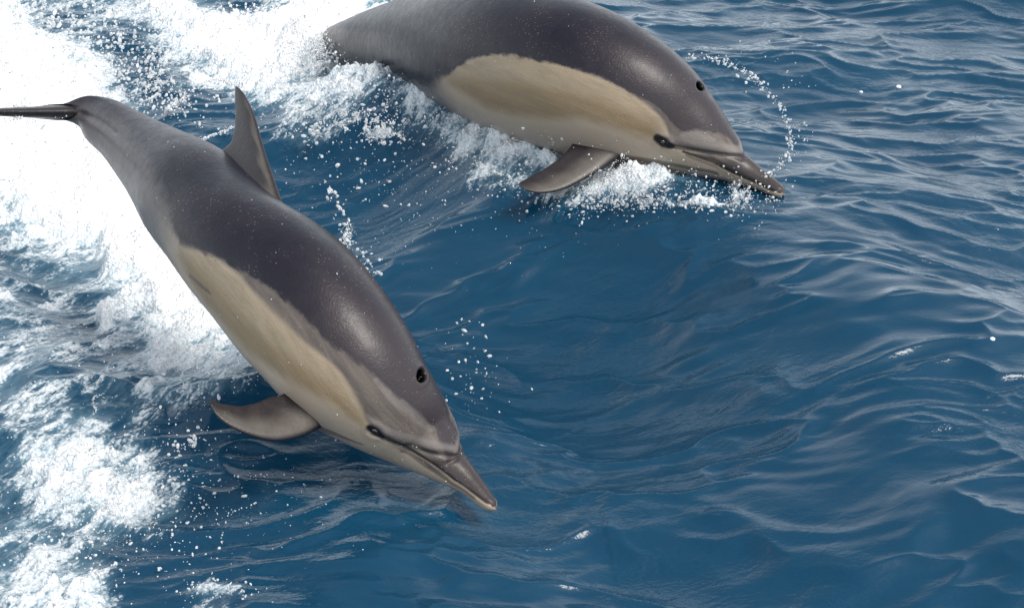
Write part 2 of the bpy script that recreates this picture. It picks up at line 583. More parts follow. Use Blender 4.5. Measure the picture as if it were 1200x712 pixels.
def seg_dist(P, A, widths):
    """P (n,3), polyline A (m,3): distance divided by the local width"""
    best = np.full(len(P), 1e9)
    for i in range(len(A) - 1):
        d = A[i + 1] - A[i]
        t = np.clip(((P - A[i]) @ d) / max(d @ d, 1e-12), 0, 1)
        e = np.linalg.norm(P - A[i] - t[:, None] * d, axis=1)
        ww = widths[i] * (1 - t) + widths[i + 1] * t
        best = np.minimum(best, e / ww)
    return best


def fin_loft(levels3, thick, normals, nc=36):
    """levels3: list of (TE, LE) world points; returns V, F of a closed blade"""
    K = 46
    n = len(levels3)
    t = np.linspace(0, n - 1, K)
    t = (n - 1) * (t / (n - 1)) ** 0.9
    TE = catmull([l[0] for l in levels3], t)
    LE = catmull([l[1] for l in levels3], t)
    th = catmull(np.array(thick)[:, None], t)[:, 0]
    NN = nrm(catmull(normals, t))
    a = np.linspace(0, 2 * math.pi, nc, endpoint=False)
    c = 0.5 * (1 + np.cos(a))          # 1 at LE, 0 at TE
    # half thickness over the chord: round in front, thin behind
    prof = np.sin(a) * (0.35 + 0.65 * c) * 1.15
    V = []
    for k in range(K):
        V.append(TE[k] + (LE[k] - TE[k]) * c[:, None] + NN[k] * (prof * th[k])[:, None])
    V = np.array(V).reshape(-1, 3)
    V = np.vstack([V, (TE[-1] + LE[-1]) / 2])
    I = np.arange(K * nc).reshape(K, nc)
    J = np.roll(I, -1, 1)
    F = np.stack([I[:-1], J[:-1], J[1:], I[1:]], -1).reshape(-1, 4)
    capf = np.stack([I[-1], J[-1], np.full(nc, K * nc), np.full(nc, K * nc)], -1)
    span = np.concatenate([np.repeat(np.linspace(0, 1, K), nc), [1.0]])
    chord = np.concatenate([np.tile(c, K), [0.5]])
    return V, F, capf[:, :3], span, chord


def build_dolphin(sp):
    st = sp['stations']          # (Ux,Uy,Lx,Ly, z, roll, height/width)
    n = len(st)
    c2 = np.array([[(s[0] + s[2]) / 2, (s[1] + s[3]) / 2] for s in st])
    hw = np.array([math.hypot(s[0] - s[2], s[1] - s[3]) / 2 for s in st])
    z = np.array(sp['z'])
    roll = np.radians([s[5] for s in st])
    wr = np.array([s[6] for s in st])
    C3 = np.array([at(c[0], c[1], zz) for c, zz in zip(c2, z)])
    K = 1600
    t = np.linspace(0, n - 1, K)
    C = gauss_smooth(catmull(C3, t), 22)
    R = gauss_smooth(catmull(np.stack([hw, roll, wr], 1), t), 14)
    # resample by length, denser at the head
    ds = np.linalg.norm(np.diff(C, axis=0), axis=1)
    S = np.concatenate([[0], np.cumsum(ds)])
    Ltot = S[-1]
    s_new = np.concatenate([np.arange(0, 0.62, 0.0021), np.arange(0.62, Ltot, 0.0045)])
    s_new = s_new[s_new > sp.get('s0', 0.0)]
    C = np.stack([np.interp(s_new, S, C[:, i]) for i in range(3)], 1)
    hwm, rl, wrr = [np.interp(s_new, S, R[:, i]) for i in range(3)]
    n_r = len(s_new)
    T = nrm(gauss_smooth(np.gradient(C, s_new, axis=0), 6))
    view = nrm(C - CAM)
    N = nrm(np.cross(T, view))
    # N must point to the dorsal side: up in the photograph
    N *= np.sign(N @ UPV)[:, None]
    Vc = nrm(np.cross(T, N))
    Vc *= -np.sign(np.sum(Vc * view, 1))[:, None]
    cr_, sr_ = np.cos(rl)[:, None], np.sin(rl)[:, None]
    Dd = N * cr_ + Vc * sr_
    Sd = Vc * cr_ - N * sr_
    depth = -((C - CAM) @ BK)
    h_m = hwm * depth / FPX
    b_a = wrr                                   # width / height
    A = h_m / np.sqrt(np.cos(rl) ** 2 + (b_a * np.sin(rl)) ** 2)
    # round nose
    A = A * np.sqrt(np.clip(1 - (1 - np.clip((s_new - s_new[0]) / 0.016, 0, 1)) ** 2, 0.0, 1))
    A = np.maximum(A, 0.0006)
    B = A * b_a
    NS = 208
    th = np.linspace(0, 2 * math.pi, NS, endpoint=False)   # 0 dorsal, + towards the camera side
    ct, sn = np.cos(th), np.sin(th)
    V = C[:, None, :] + Dd[:, None, :] * (A[:, None] * ct)[..., None] + Sd[:, None, :] * (B[:, None] * sn)[..., None]
    TH = np.tile(np.where(th > math.pi, th - 2 * math.pi, th), (n_r, 1))
    SL = np.tile(s_new[:, None], (1, NS))
    RR = np.tile(((A + B) / 2)[:, None], (1, NS))

    def surf_normals(V):
        du = np.gradient(V, axis=0)
        dv = (np.roll(V, -1, 1) - np.roll(V, 1, 1))
        nn = nrm(np.cross(dv, du))
        out = np.sum(nn * (V - C[:, None, :]), -1)
        return nn * np.sign(np.median(out))

    NRM = surf_normals(V)
    facing = np.sum(NRM * (CAM - V), -1) > 0
    PX = to_px(V)

    def pick(p):
        """ring and segment of the visible skin nearest to pixel p"""
        d = (PX[..., 0] - p[0]) ** 2 + (PX[..., 1] - p[1]) ** 2
        d = np.where(facing, d, 1e12)
        k = np.argmin(d)
        return k // NS, k % NS

    flat = V.reshape(-1, 3)
    mppx = depth.mean() / FPX

    def stroke(pts, widths):
        """both sides of the animal; returns distance / width"""
        ids = [pick(p) for p in pts]
        A1 = np.array([V[i, j] for i, j in ids])
        A2 = np.array([V[i, (-j) % NS] for i, j in ids])
        wd = [x * mppx for x in widths]
        return np.minimum(seg_dist(flat, A1, wd), seg_dist(flat, A2, wd)).reshape(n_r, NS)

    def boundary(pts):
        q = []
        for p in pts:
            i, j = pick(p)
            q.append((s_new[i], abs(TH[i, j])))
        q.sort()
        q = np.array(q)
        b = np.interp(s_new, q[:, 0], q[:, 1])
        b = gauss_smooth(b[:, None], 5)[:, 0]
        return b[:, None], q[0, 0], q[-1, 0]

    aT = np.abs(TH)
    bc, _, cape_end = boundary(sp['cape'])
    cape = (bc - aT) * RR
    bu, u0, u1 = boundary(sp['tan_up'])
    bl, l0, l1 = boundary(sp['tan_lo'])
    tan = np.minimum((aT - bu), (bl - aT)) * RR
    lo_, hi_ = min(u0, l0), max(u1, l1)
    tan = np.minimum(tan, np.minimum(SL - lo_, hi_ - SL))
    tanmid = (bu + (bl - bu) * 0.42 - aT) * RR
    above = (bu - aT) * RR
    above = np.where(SL > hi_, -0.1, above)
    above = np.minimum(above, (hi_ - SL))
    belly = np.clip((aT - bl) / (math.pi - bl), 0, 1)
    flank = sstep(hi_ - 0.08, hi_ + 0.18, SL) * 0.9
    s_cr = s_new[pick(sp['crease'][-1])[0]]     # beak / melon junction on top
    # beak dark from the crease to the tip, above the mouth line
    bm, m0, m1 = boundary(sp['mouth'])
    upper = sstep(-0.002, 0.002, (bm - aT) * RR)
    beak = sstep(s_cr + 0.03, s_cr - 0.01, SL + (aT - 0.3) * -0.02) * upper
    jaw = (1 - upper) * sstep(s_cr + 0.05, s_cr - 0.04, SL) * 0.7
    jaw = np.maximum(jaw, sstep(0.018, 0.004, SL - s_new[0]) * sstep(-0.006, 0.004, (aT - bm * 0.85) * RR))
    head = sstep(0.75, 0.35, SL)
    dark = np.zeros_like(SL)
    pale = np.zeros_like(SL)
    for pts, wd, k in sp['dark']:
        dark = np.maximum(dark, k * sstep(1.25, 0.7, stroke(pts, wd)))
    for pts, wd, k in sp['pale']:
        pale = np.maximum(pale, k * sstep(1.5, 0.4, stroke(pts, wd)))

    # relief: mouth line, crease behind the beak, blowhole, lids
    disp = np.zeros_like(SL)
    dm = stroke(sp['mouth'], [1.7] * len(sp['mouth']))
    disp -= 0.0026 * np.exp(-dm ** 2)
    dark = np.maximum(dark, 0.85 * sstep(1.1, 0.5, dm))
    lipl = stroke([(x + sp['lip'][0], y + sp['lip'][1]) for x, y in sp['mouth'][:5]], [3.0] * 5)
    disp += 0.0012 * np.exp(-lipl ** 2)
    dc = stroke(sp['crease'], sp['crease_w'])
    disp -= 0.0045 * np.exp(-dc ** 2)
    mel = stroke([(x + sp['mel'][0], y + sp['mel'][1]) for x, y in sp['crease']], [x * 3.2 for x in sp['crease_w']])
    disp += 0.0040 * np.exp(-mel ** 2)
    bi, bj = pick(sp['blowhole'])
    pb = V[bi, 0]
    d = flat - pb
    e1 = (d @ T[bi]) / 0.0135
    e2 = (d @ Sd[bi]) / 0.022
    rb = np.sqrt(e1 ** 2 + e2 ** 2).reshape(n_r, NS)
    disp -= 0.020 * sstep(1.15, 0.55, rb)
    disp += 0.0010 * np.exp(-((rb - 1.45) / 0.35) ** 2)
    dark = np.maximum(dark, sstep(1.15, 0.85, rb))
    hole = sstep(1.12, 0.92, rb)  # shade inside the blowhole, painted black with its gloss cut
    # eye sockets
    ei, ej = pick(sp['eye'])
    eyes = [V[ei, ej].copy(), V[ei, (-ej) % NS].copy()]
    eyen = [NRM[ei, ej].copy(), NRM[ei, (-ej) % NS].copy()]
    for pe in eyes:
        r_e = np.linalg.norm(flat - pe, axis=1).reshape(n_r, NS)
        disp += 0.0028 * np.exp(-((r_e - 0.021) / 0.010) ** 2)
        disp -= 0.0025 * np.exp(-(r_e / 0.011) ** 2)
    # slack skin folds and muscle under the blubber
    disp += 0.0022 * np.interp(SL, [0.3, 0.8, 1.6], [0, 1, 0.6]) * fbm(SL * 5 + sp['seed'], TH * 1.6 + 20, 2, 5)
    for pts, wd, dep in sp.get('folds', []):
        disp -= dep * np.exp(-stroke(pts, wd) ** 2)
    V = V + NRM * disp[..., None]
    flat = V.reshape(-1, 3)

    I = np.arange(n_r * NS).reshape(n_r, NS)
    J = np.roll(I, -1, 1)
    F = [np.stack([I[:-1], J[:-1], J[1:], I[1:]], -1).reshape(-1, 4)]
    F3 = []
    allV = [flat, C[:1] - T[:1] * 0.001, C[-1:]]
    nb = n_r * NS
    F3.append(np.stack([J[0], I[0], np.full(NS, nb)], -1))
    F3.append(np.stack([I[-1], J[-1], np.full(NS, nb + 1)], -1))
    base = nb + 2
    at_ = {k: [np.concatenate([v.ravel(), [v.ravel()[0], v.ravel()[-1]]])] for k, v in
           dict(cape=cape, tan=tan, tanmid=tanmid, above=above, belly=belly, flank=flank, beak=beak, jaw=jaw,
                head=head, dark=dark, pale=pale, slen=SL, arc=aT * 0.12, hole=hole, fin=SL * 0, finpale=SL * 0).items()}

    def add_fin(Vf, Ff, cap, span, chord, palef=None):
        nonlocal base
        allV.append(Vf)
        F.append(Ff + base)
        F3.append(cap + base)
        m = len(Vf)
        # the root takes the skin's own colours, the blade its own
        d_fin = sstep(0.10, 0.20, span)
        for k in at_:
            if k == 'fin':
                at_[k].append(np.ones(m))
            elif k == 'finpale':
                at_[k].append(palef(span, chord) if palef else np.zeros(m))
            elif k == 'dark':
                edge = sstep(0.93, 1.0, chord) + sstep(0.07, 0.0, chord)
                at_[k].append(0.65 * edge)
            else:
                at_[k].append(np.zeros(m))
        base += m

    # dorsal fin in the animal's own middle plane
    fi, fj = pick(sp['fin_base'])
    P0 = V[fi, 0]
    nS = Sd[fi]

    def onplane(p, P, nn):
        v = ray(*p)
        return CAM + v * (((P - CAM) @ nn) / (v @ nn))
    lv = [(onplane(a, P0, nS), onplane(b, P0, nS)) for a, b in sp['fin']]
    Vf, Ff, cap, span, chord = fin_loft(lv, sp['fin_t'], [nS] * len(lv))
    add_fin(Vf, Ff, cap, span, chord,
            lambda s_, c_: 0.4 * sstep(0.72, 0.85, c_ + 0.06 * np.sin(s_ * 40)) * sstep(0.96, 0.90, c_) * sstep(0.85, 0.45, s_))
    # flippers: one seen, one mirrored in the middle plane
    ki, kj = pick(sp['flip_root'])
    root = V[ki, kj]
    rdepth = np.linalg.norm(root - CAM)

    def unp(p, dist):
        return CAM + nrm(ray(*p)) * dist
    lev = sp['flipper']
    p_te = unp(lev[1][0], rdepth + sp['flip_dz'][0])
    p_le = unp(lev[1][1], rdepth + sp['flip_dz'][1])
    p_tip = unp(lev[-1][0], rdepth + sp['flip_dz'][2])
    pn = nrm(np.cross(p_le - p_te, p_tip - p_te))
    lv = [(onplane(a, p_te, pn), onplane(b, p_te, pn)) for a, b in lev]
    # bow the blade a little
    Vf, Ff, cap, span, chord = fin_loft(lv, sp['flip_t'], [pn] * len(lv))
    Vf = Vf + pn * (0.012 * np.sin(span * math.pi))[:, None]
    pf = lambda s_, c_: 0.4 * sstep(0.25, 0.75, c_ + 0.05 * np.sin(s_ * 30)) * sstep(0.97, 0.9, c_) * sstep(0.95, 0.6, s_)
    add_fin(Vf, Ff, cap, span, chord, pf)
    Cm, Sm = C[ki], Sd[ki]
    Vm = Vf - 2 * ((Vf - Cm) @ Sm)[:, None] * Sm
    add_fin(Vm, Ff[:, ::-1], cap[:, ::-1], span, chord, pf)
    # flukes: two swept blades either side of the tail end
    fl = sp['fluke']
    k0 = int(np.searchsorted(s_new, Ltot - fl['back']))
    Pc, Tt, St, Dt = C[k0], nrm(T[min(k0, n_r - 1)]), Sd[k0], Dd[k0]
    Tt = nrm(Tt * math.cos(fl['pitch']) - Dt * math.sin(fl['pitch']))
    St = nrm(St - Tt * (St @ Tt))
    Dn = nrm(np.cross(Tt, St))
    for sg in (1, -1):
        lvf = []
        for spn, te, le in [(-0.02, 0.10, -0.10), (0.02, 0.10, -0.08), (0.07, 0.115, -0.03), (0.13, 0.135, 0.03), (0.19, 0.155, 0.085),
                            (0.23, 0.172, 0.135), (0.25, 0.185, 0.180)]:
            q = Pc + St * sg * spn + Dn * (0.03 * (spn / 0.25) ** 2 * fl.get('curl', 0))
            lvf.append((q + Tt * te, q + Tt * le))
        Vf, Ff, cap, span, chord = fin_loft(lvf, [0.026, 0.023, 0.018, 0.014, 0.010, 0.006, 0.001], [Dn] * 7)
        add_fin(Vf, Ff, cap, span, chord)

    VV = np.vstack(allV)
    e = bpy.data.objects.new('dolphin', None)
    COL.objects.link(e)
    mid = C[n_r // 2]
    e.location = (mid[0], mid[1], mid[2] - 0.25)
    org = np.array(e.location)
    me_v = VV - org
    Fq = np.vstack(F)
    Ft = np.vstack(F3)
    me = bpy.data.meshes.new('body')
    me.vertices.add(len(me_v))
    me.vertices.foreach_set('co', me_v.astype(np.float32).ravel())
    me.loops.add(len(Fq) * 4 + len(Ft) * 3)
    me.loops.foreach_set('vertex_index', np.concatenate([Fq.ravel(), Ft.ravel()]).astype(np.int32))
    me.polygons.add(len(Fq) + len(Ft))
    me.polygons.foreach_set('loop_start', np.concatenate([np.arange(len(Fq)) * 4, len(Fq) * 4 + np.arange(len(Ft)) * 3]).astype(np.int32))
    me.update(calc_edges=True)
    me.polygons.foreach_set('use_smooth', np.full(len(me.polygons), True))
    me.materials.append(skin_material(sp['seed']))
    b = bpy.data.objects.new('body', me)
    COL.objects.link(b)
    b.parent = e
    for k, v in at_.items():
        add_attr(b, k, np.concatenate(v))
    e['label'] = sp['label']
    e['category'] = 'dolphin'
    e['group'] = 'dolphins leaping through the wake'
    # eyes
    for pe, ne in zip(eyes, eyen):
        uv = icosphere(2)
        t1 = nrm(T[ei])
        u1 = nrm(np.cross(ne, t1))
        t1 = np.cross(u1, ne)
        Q = (uv[0][:, :1] * t1 * 0.0095 + uv[0][:, 1:2] * u1 * 0.0065 + uv[0][:, 2:3] * ne * 0.0065) + pe - ne * 0.0030 - org
        make_mesh('eye', Q, uv[1], M_EYE, e)
    print('dolphin length', Ltot, 'max half height', A.max(), 'at', s_new[A.argmax()], 'head roll', ei)
    return dict(C=C, V=V, NRM=NRM, facing=facing)


def icosphere(sub):
    t = (1 + 5 ** 0.5) / 2
    v = [(-1, t, 0), (1, t, 0), (-1, -t, 0), (1, -t, 0), (0, -1, t), (0, 1, t), (0, -1, -t), (0, 1, -t), (t, 0, -1), (t, 0, 1),
         (-t, 0, -1), (-t, 0, 1)]
    f = [(0, 11, 5), (0, 5, 1), (0, 1, 7), (0, 7, 10), (0, 10, 11), (1, 5, 9), (5, 11, 4), (11, 10, 2), (10, 7, 6), (7, 1, 8),
         (3, 9, 4), (3, 4, 2), (3, 2, 6), (3, 6, 8), (3, 8, 9), (4, 9, 5), (2, 4, 11), (6, 2, 10), (8, 6, 7), (9, 8, 1)]
    v = [np.array(p) / np.linalg.norm(p) for p in v]
    for _ in range(sub):
        mid = {}
        nf = []

        def m(a, b):
            k = (min(a, b), max(a, b))
            if k not in mid:
                p = v[a] + v[b]
                v.append(p / np.linalg.norm(p))
                mid[k] = len(v) - 1
            return mid[k]
        for a, b, c in f:
            x, y, zz = m(a, b), m(b, c), m(c, a)
            nf += [(a, x, zz), (b, y, x), (c, zz, y), (x, y, zz)]
        f = nf
    return np.array(v), np.array(f)


D1 = dict(
    seed=1.0, label='nearer dolphin diving nose first at the left, its tall dorsal fin showing',
    stations=[
        (583, 596, 581, 599, .060, 42, 1.15), (583.5, 588, 571, 598, .070, 42, 1.15), (576, 577, 558, 590, .082, 42, 1.12),
        (564, 559, 541, 576, .100, 42, 1.10), (552, 541, 521, 566, .118, 42, 1.05), (543, 528, 500, 556, .135, 42, 1.0),
        (540, 512, 480, 546, .155, 42, .95), (533, 488, 455, 535, .185, 42, .92), (522, 464, 428, 522, .220, 41, .92),
        (508, 438, 400, 510, .258, 38, .94), (490, 402, 366, 495, .300, 33, .95), (470, 370, 335, 470, .345, 28, .95),
        (445, 334, 312, 445, .385, 23, .95), (412, 295, 284, 416, .415, 18, .94), (375, 265, 256, 380, .435, 15, .93),
        (333, 241, 228, 346, .440, 13, .92), (297, 208, 203, 308, .435, 12, .92), (263, 177, 181, 278, .42, 10, .88),
        (226, 160, 160, 240, .40, 8, .82), (190, 144, 141, 210, .375, 6, .74), (160, 129, 122, 183, .345, 3, .64),
        (132, 116, 104, 166, .315, 0, .52), (106, 113, 90, 148, .290, 0, .42), (80, 122, 75, 141, .265, 0, .6),
        (52, 125, 50, 138, .245, 0, 1.0), (22, 127, 20, 137, .23, 0, 1.2)],
    cape=[(533, 500), (515, 498), (499, 500), (475, 478), (458, 460), (433, 437), (400, 414), (361, 378), (319, 340), (277, 318),
          (254, 302), (228, 290), (208, 286), (197, 250), (175, 210), (154, 175), (135, 150)],
    tan_up=[(431, 497), (424, 478), (412, 458), (400, 437), (374, 414), (348, 396), (322, 370), (300, 347), (277, 322),
            (254, 302), (228, 291), (212, 293)],
    tan_lo=[(429, 500), (410, 488), (380, 468), (360, 456), (330, 441), (300, 422), (280, 400), (251, 366), (230, 340),
            (212, 311), (207, 300)],
    mouth=[(579, 593), (568, 587), (557, 579), (532, 562), (506, 542), (480, 527), (464, 519)],
    lip=(-1.5, 2.5),
    crease=[(448, 511), (470, 521), (506, 530), (528, 535), (541, 532), (543, 529)],
    crease_w=[3, 3, 3, 3.2, 3.2, 3.2], mel=(-1.5, -9),
    z=[.050, .058, .068, .085, .10, .115, .135, .16, .195, .235, .28, .325, .37, .41, .445, .475, .495, .515, .53, .54, .55,
       .555, .56, .555, .55, .545],
    blowhole=(492, 443), eye=(440, 505), fin_base=(300, 211),
    dark=[([(433, 500), (440, 505), (449, 511)], [4.5, 6, 3], 1.0),
          ([(448, 511), (470, 521), (506, 530), (541, 534)], [3, 2.2, 2.2, 2.2], .75),
          ([(470, 528), (500, 545), (530, 565), (556, 583)], [2, 4, 4, 2], .45),
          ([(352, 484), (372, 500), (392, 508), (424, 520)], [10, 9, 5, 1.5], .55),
          ([(222, 322), (236, 335), (247, 344)], [2.5, 3.5, 1.5], .5),
          ([(92, 130), (110, 134), (132, 146), (140, 155)], [2.5, 3, 2, 1], .35)],
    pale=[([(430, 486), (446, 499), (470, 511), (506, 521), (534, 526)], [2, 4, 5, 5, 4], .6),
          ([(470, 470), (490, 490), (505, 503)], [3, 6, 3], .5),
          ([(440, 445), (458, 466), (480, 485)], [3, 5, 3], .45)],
    fin=[((225, 205), (345, 300)), ((246, 186), (338, 258)), ((262, 174.5), (332, 241)), ((271, 166), (320, 206)),
         ((275, 150), (309, 173)), ((276, 132), (298.5, 136)), ((275.5, 115), (288, 113)), ((275.5, 104), (281, 104)), ((276, 101), (277, 101))],
    fin_t=[.045, .028, .017, .013, .010, .008, .005, .003, .001],
    flip_root=(350, 478),
    flipper=[((352, 446), (400, 486)), ((331, 461), (374, 501)), ((320, 462), (354, 509)), ((304, 468), (327, 513)),
             ((284, 472), (301, 508)), ((262, 469.5), (273, 497)), ((250, 467), (254, 483)), ((243, 465), (245, 467))],
    flip_t=[.030, .020, .014, .011, .009, .007, .004, .001], flip_dz=(0.0, -0.01, -0.11),
    fluke=dict(back=0.10, pitch=0.0, curl=0.2),
    folds=[([(95, 133), (115, 140), (136, 156)], [4, 5, 3], .003)],
)

D2 = dict(
    seed=5.0, label='farther dolphin arching out of the water at the top, tail under foam',
    stations=[
        (920, 226, 918, 231, .150, 25, 1.15), (917, 218, 910, 232, .155, 25, 1.15), (905, 207, 893, 224, .168, 25, 1.12),
        (893, 197, 876, 218, .180, 25, 1.10), (884, 189, 860, 212.5, .192, 25, 1.08), (875, 181, 841, 206, .207, 25, 1.05),
        (870, 167, 822, 202, .225, 25, 1.0), (863, 152, 800, 197, .250, 25, .97), (852, 132, 775, 192, .280, 25, .95),
        (838, 110, 748, 188, .315, 24, .95), (818, 84, 722, 185, .350, 22, .95), (790, 58, 693, 182, .385, 20, .95),
        (752, 32, 662, 179, .41, 18, .94), (713, 12, 630, 171, .42, 16, .94), (665, -4, 595, 159, .41, 14, .93),
        (615, -13, 560, 146, .38, 12, .92), (565, -14, 525, 130, .33, 10, .9), (515, -8, 490, 112, .27, 8, .88),
        (470, 3, 458, 98, .20, 6, .82), (430, 16, 425, 88, .12, 4, .74), (400, 28, 398, 80, .04, 2, .64),
        (368, 44, 366, 80, -.05, 0, .52), (338, 58, 336, 80, -.13, 0, .45), (312, 70, 311, 82, -.20, 0, .7), (290, 78, 289, 86, -.26, 0, 1.0)],
    cape=[(862, 160), (845, 158), (815, 152), (800, 154), (785, 143), (768, 124), (746, 113), (713, 94), (676, 81), (640, 74),
          (613, 66), (579, 64), (545, 71), (522, 90), (500, 108)],
    tan_up=[(782, 161), (784, 152), (771, 135), (746, 116), (713, 95), (676, 82), (640, 75), (613, 67), (579, 65), (545, 72),
            (522, 90)],
    tan_lo=[(775, 167), (764, 164), (735, 156), (706, 143), (676, 137), (640, 140), (600, 134), (572, 126), (545, 112), (524, 97)],
    mouth=[(915, 226), (904, 223), (893, 218), (870, 208), (845, 196), (820, 185), (800, 178)],
    lip=(-1.0, 2.5),
    crease=[(790, 171), (815, 176), (845, 180), (864, 184), (873, 183), (875, 180)],
    crease_w=[3, 3, 3, 3.2, 3.2, 3.2], mel=(-3, -8),
    z=[.19, .194, .203, .213, .223, .236, .251, .27, .295, .32, .35, .38, .405, .42, .42, .40, .36, .30, .225, .145, .035,
       -.14, -.26, -.33, -.38],
    blowhole=(819, 102), eye=(777, 166), fin_base=(590, 2),
    dark=[([(770, 162), (778, 166), (789, 171)], [4.5, 6, 3], 1.0),
          ([(789, 171), (815, 176), (845, 180), (872, 183)], [3, 2.2, 2.2, 2.2], .75),
          ([(806, 181), (835, 190), (865, 204), (890, 216)], [3, 5, 5, 2.5], .6),
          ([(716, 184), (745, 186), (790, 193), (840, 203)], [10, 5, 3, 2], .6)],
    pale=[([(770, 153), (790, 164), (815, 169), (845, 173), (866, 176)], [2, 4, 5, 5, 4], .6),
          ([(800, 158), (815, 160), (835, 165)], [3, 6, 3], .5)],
    fin=[((540, 60), (660, 40)), ((545, 20), (650, 15)), ((548, -8), (640, -6)), ((540, -22), (618, -28)), ((530, -40), (595, -50)),
         ((520, -60), (572, -70)), ((508, -80), (548, -88)), ((496, -98), (520, -102)), ((485, -108), (488, -108))],
    fin_t=[.045, .028, .017, .013, .010, .008, .005, .003, .001],
    flip_root=(695, 175),
    flipper=[((680, 155), (742, 172)), ((667, 173), (724, 185)), ((655, 184), (706, 196)), ((640, 194), (684, 208)),
             ((625, 202), (660, 219)), ((615, 208), (636, 224)), ((610, 212), (618, 222)), ((607.6, 215.7), (609, 217))],
    flip_t=[.030, .020, .014, .011, .009, .007, .004, .001], flip_dz=(0.0, -0.01, -0.10),
    fluke=dict(back=0.10, pitch=0.0, curl=0.2),
)

G1 = build_dolphin(D1)
G2 = build_dolphin(D2)

# ------------------------------------------------------------------ spray
ICO = icosphere(1)


def drops(name, items, mat=M_DROP, kind='stuff'):
    """items: (x,y,z,r, stretch dir (3), stretch)"""
    nv, nf = len(ICO[0]), len(ICO[1])
    P = np.array([i[:3] for i in items])
    r = np.array([i[3] for i in items])
    k = len(items)
    r = r * 0.78
    dv = nrm(rng.normal(size=(k, 3)))
    stv = rng.uniform(0, 1.0, k) ** 2 * 1.3
    base = ICO[0][None] * r[:, None, None] * (1 + 0.10 * rng.normal(size=(k, nv, 1)) * (r[:, None, None] > 0.002))
    proj = np.einsum('kvi,ki->kv', base, dv)
    base = base + proj[..., None] * dv[:, None, :] * stv[:, None, None]
    V = (base + P[:, None, :]).reshape(-1, 3)
    F = (ICO[1][None] + (np.arange(k) * nv)[:, None, None]).reshape(-1, 3)
    o = make_mesh(name, V, F, mat)
    o['kind'] = kind
    return o


def px_r(p, px):
    return np.linalg.norm(p - CAM) / FPX * px


def cluster(px, py, sx, sy, n, z0, z1, r0=0.5, r1=2.0, rot=0.0, pw=3.0):
    out = []
    c, s = math.cos(rot), math.sin(rot)
    for _ in range(n):
        a, b = rng.normal(0, sx), rng.normal(0, sy)
        dz = rng.uniform(z0, z1)
        p = at(px + a * c - b * s, py + a * s + b * c, 0.05 + dz)
        for _k in range(4):
            p = at(px + a * c - b * s, py + a * s + b * c, 0.5 * (p[2] + max(sea_z(p[0], p[1]) + dz, dz)))
        r = px_r(p, r0 + (r1 - r0) * rng.random() ** pw)
        out.append((*p, r))
    return out


def along(pts, n, jit, z0, z1, r0, r1, pw=2.0):
    out = []
    pts = np.array(pts, float)
    seg = np.linalg.norm(np.diff(pts, axis=0), axis=1)
    cs = np.concatenate([[0], np.cumsum(seg)])
    for _ in range(n):
        u = rng.random() * cs[-1]
        x, y = np.interp(u, cs, pts[:, 0]), np.interp(u, cs, pts[:, 1])
        j = jit * rng.normal() * (0.3 if rng.random() < .6 else 1)
        j2 = jit * rng.normal() * (0.3 if rng.random() < .6 else 1)
        p = at(x + j, y + j2, rng.uniform(z0, z1))
        out.append((*p, px_r(p, r0 + (r1 - r0) * rng.random() ** pw)))
    return out


def strand(px, py, z0, span, rp):
    """a torn rope of water: overlapping drops along a short thrown curve"""
    out = []
    a0 = rng.normal(-0.6, 0.9)
    L_ = span * rng.uniform(0.3, 1.2)
    up = rng.uniform(0.3, 1.6) * L_
    n_ = int(L_ / (rp * 0.55)) + 4
    rr = rp * rng.uniform(0.3, 0.95)
    base = at(px, py, z0)
    for _ in range(3):
        base = at(px, py, sea_z(base[0], base[1]) + z0)
    u1 = px_r(base, 1)
    for i in range(n_):
        t_ = i / n_
        if rng.random() < 0.30 + 0.35 * t_:
            continue
        x = base[0] + u1 * L_ * t_ * math.cos(a0) + rng.normal(0, u1 * 0.6)
        y = base[1] + u1 * L_ * t_ * math.sin(a0) + rng.normal(0, u1 * 0.6)
        zz = base[2] + u1 * up * (t_ * 2.2 - 1.8 * t_ * t_) + rng.normal(0, u1 * 0.6)
        out.append((x, y, zz, u1 * rr * (1.15 - 0.8 * t_) * rng.uniform(0.7, 1.2)))
    return out


# ring of drops thrown round the beak of the farther animal
arc = along([(806, 68), (825, 68), (842, 70), (858, 76), (872, 83), (886, 93), (900, 107), (912, 122), (921, 138), (926, 155),
             (927, 172), (922, 187), (908, 199), (896, 206)], 380, 4.5, .20, .26, .3, 2.2, 2.6)
arc += cluster(920, 100, 14, 12, 14, .2, .3, .5, 1.5)
arc += cluster(935, 165, 9, 18, 24, .15, .25, .5, 1.6)
arc += cluster(905, 60, 25, 15, 8, .2, .3, .5, 1.2)
drops('spray_droplet_arc', arc)

# splash under the chest and beak of the farther animal
spl = []
spl += cluster(738, 212, 34, 14, 360, .0, .10, .3, 2.2, 0, 4)
spl += cluster(765, 236, 45, 6, 300, .0, .04, .3, 2.4, 0, 4)
spl += cluster(835, 240, 22, 5, 140, .0, .03, .3, 2.2)
spl += cluster(790, 218, 50, 14, 320, .0, .12, .3, 1.7)
for _i in range(70):
    spl += strand(rng.normal(742, 26), rng.normal(218, 10), 0.02, 18, 1.5)
for _i in range(40):
    spl += strand(rng.normal(790, 40), rng.normal(238, 4), 0.01, 16, 1.3)
for _i in range(16):
    spl += strand(rng.normal(866, 8), rng.normal(235, 5), 0.01, 16, 1.2)
for _i in range(50):
    u_ = rng.random()
    spl += strand(520 + 170 * u_, 125 + 60 * u_ + rng.normal(0, 14), 0.01, 14, 1.1)
spl += cluster(866, 225, 8, 12, 90, .0, .10, .5, 2.2)
spl += cluster(890, 235, 12, 12, 60, .0, .08, .5, 1.8)
spl += cluster(700, 235, 30, 14, 160, .0, .06, .5, 2.0)
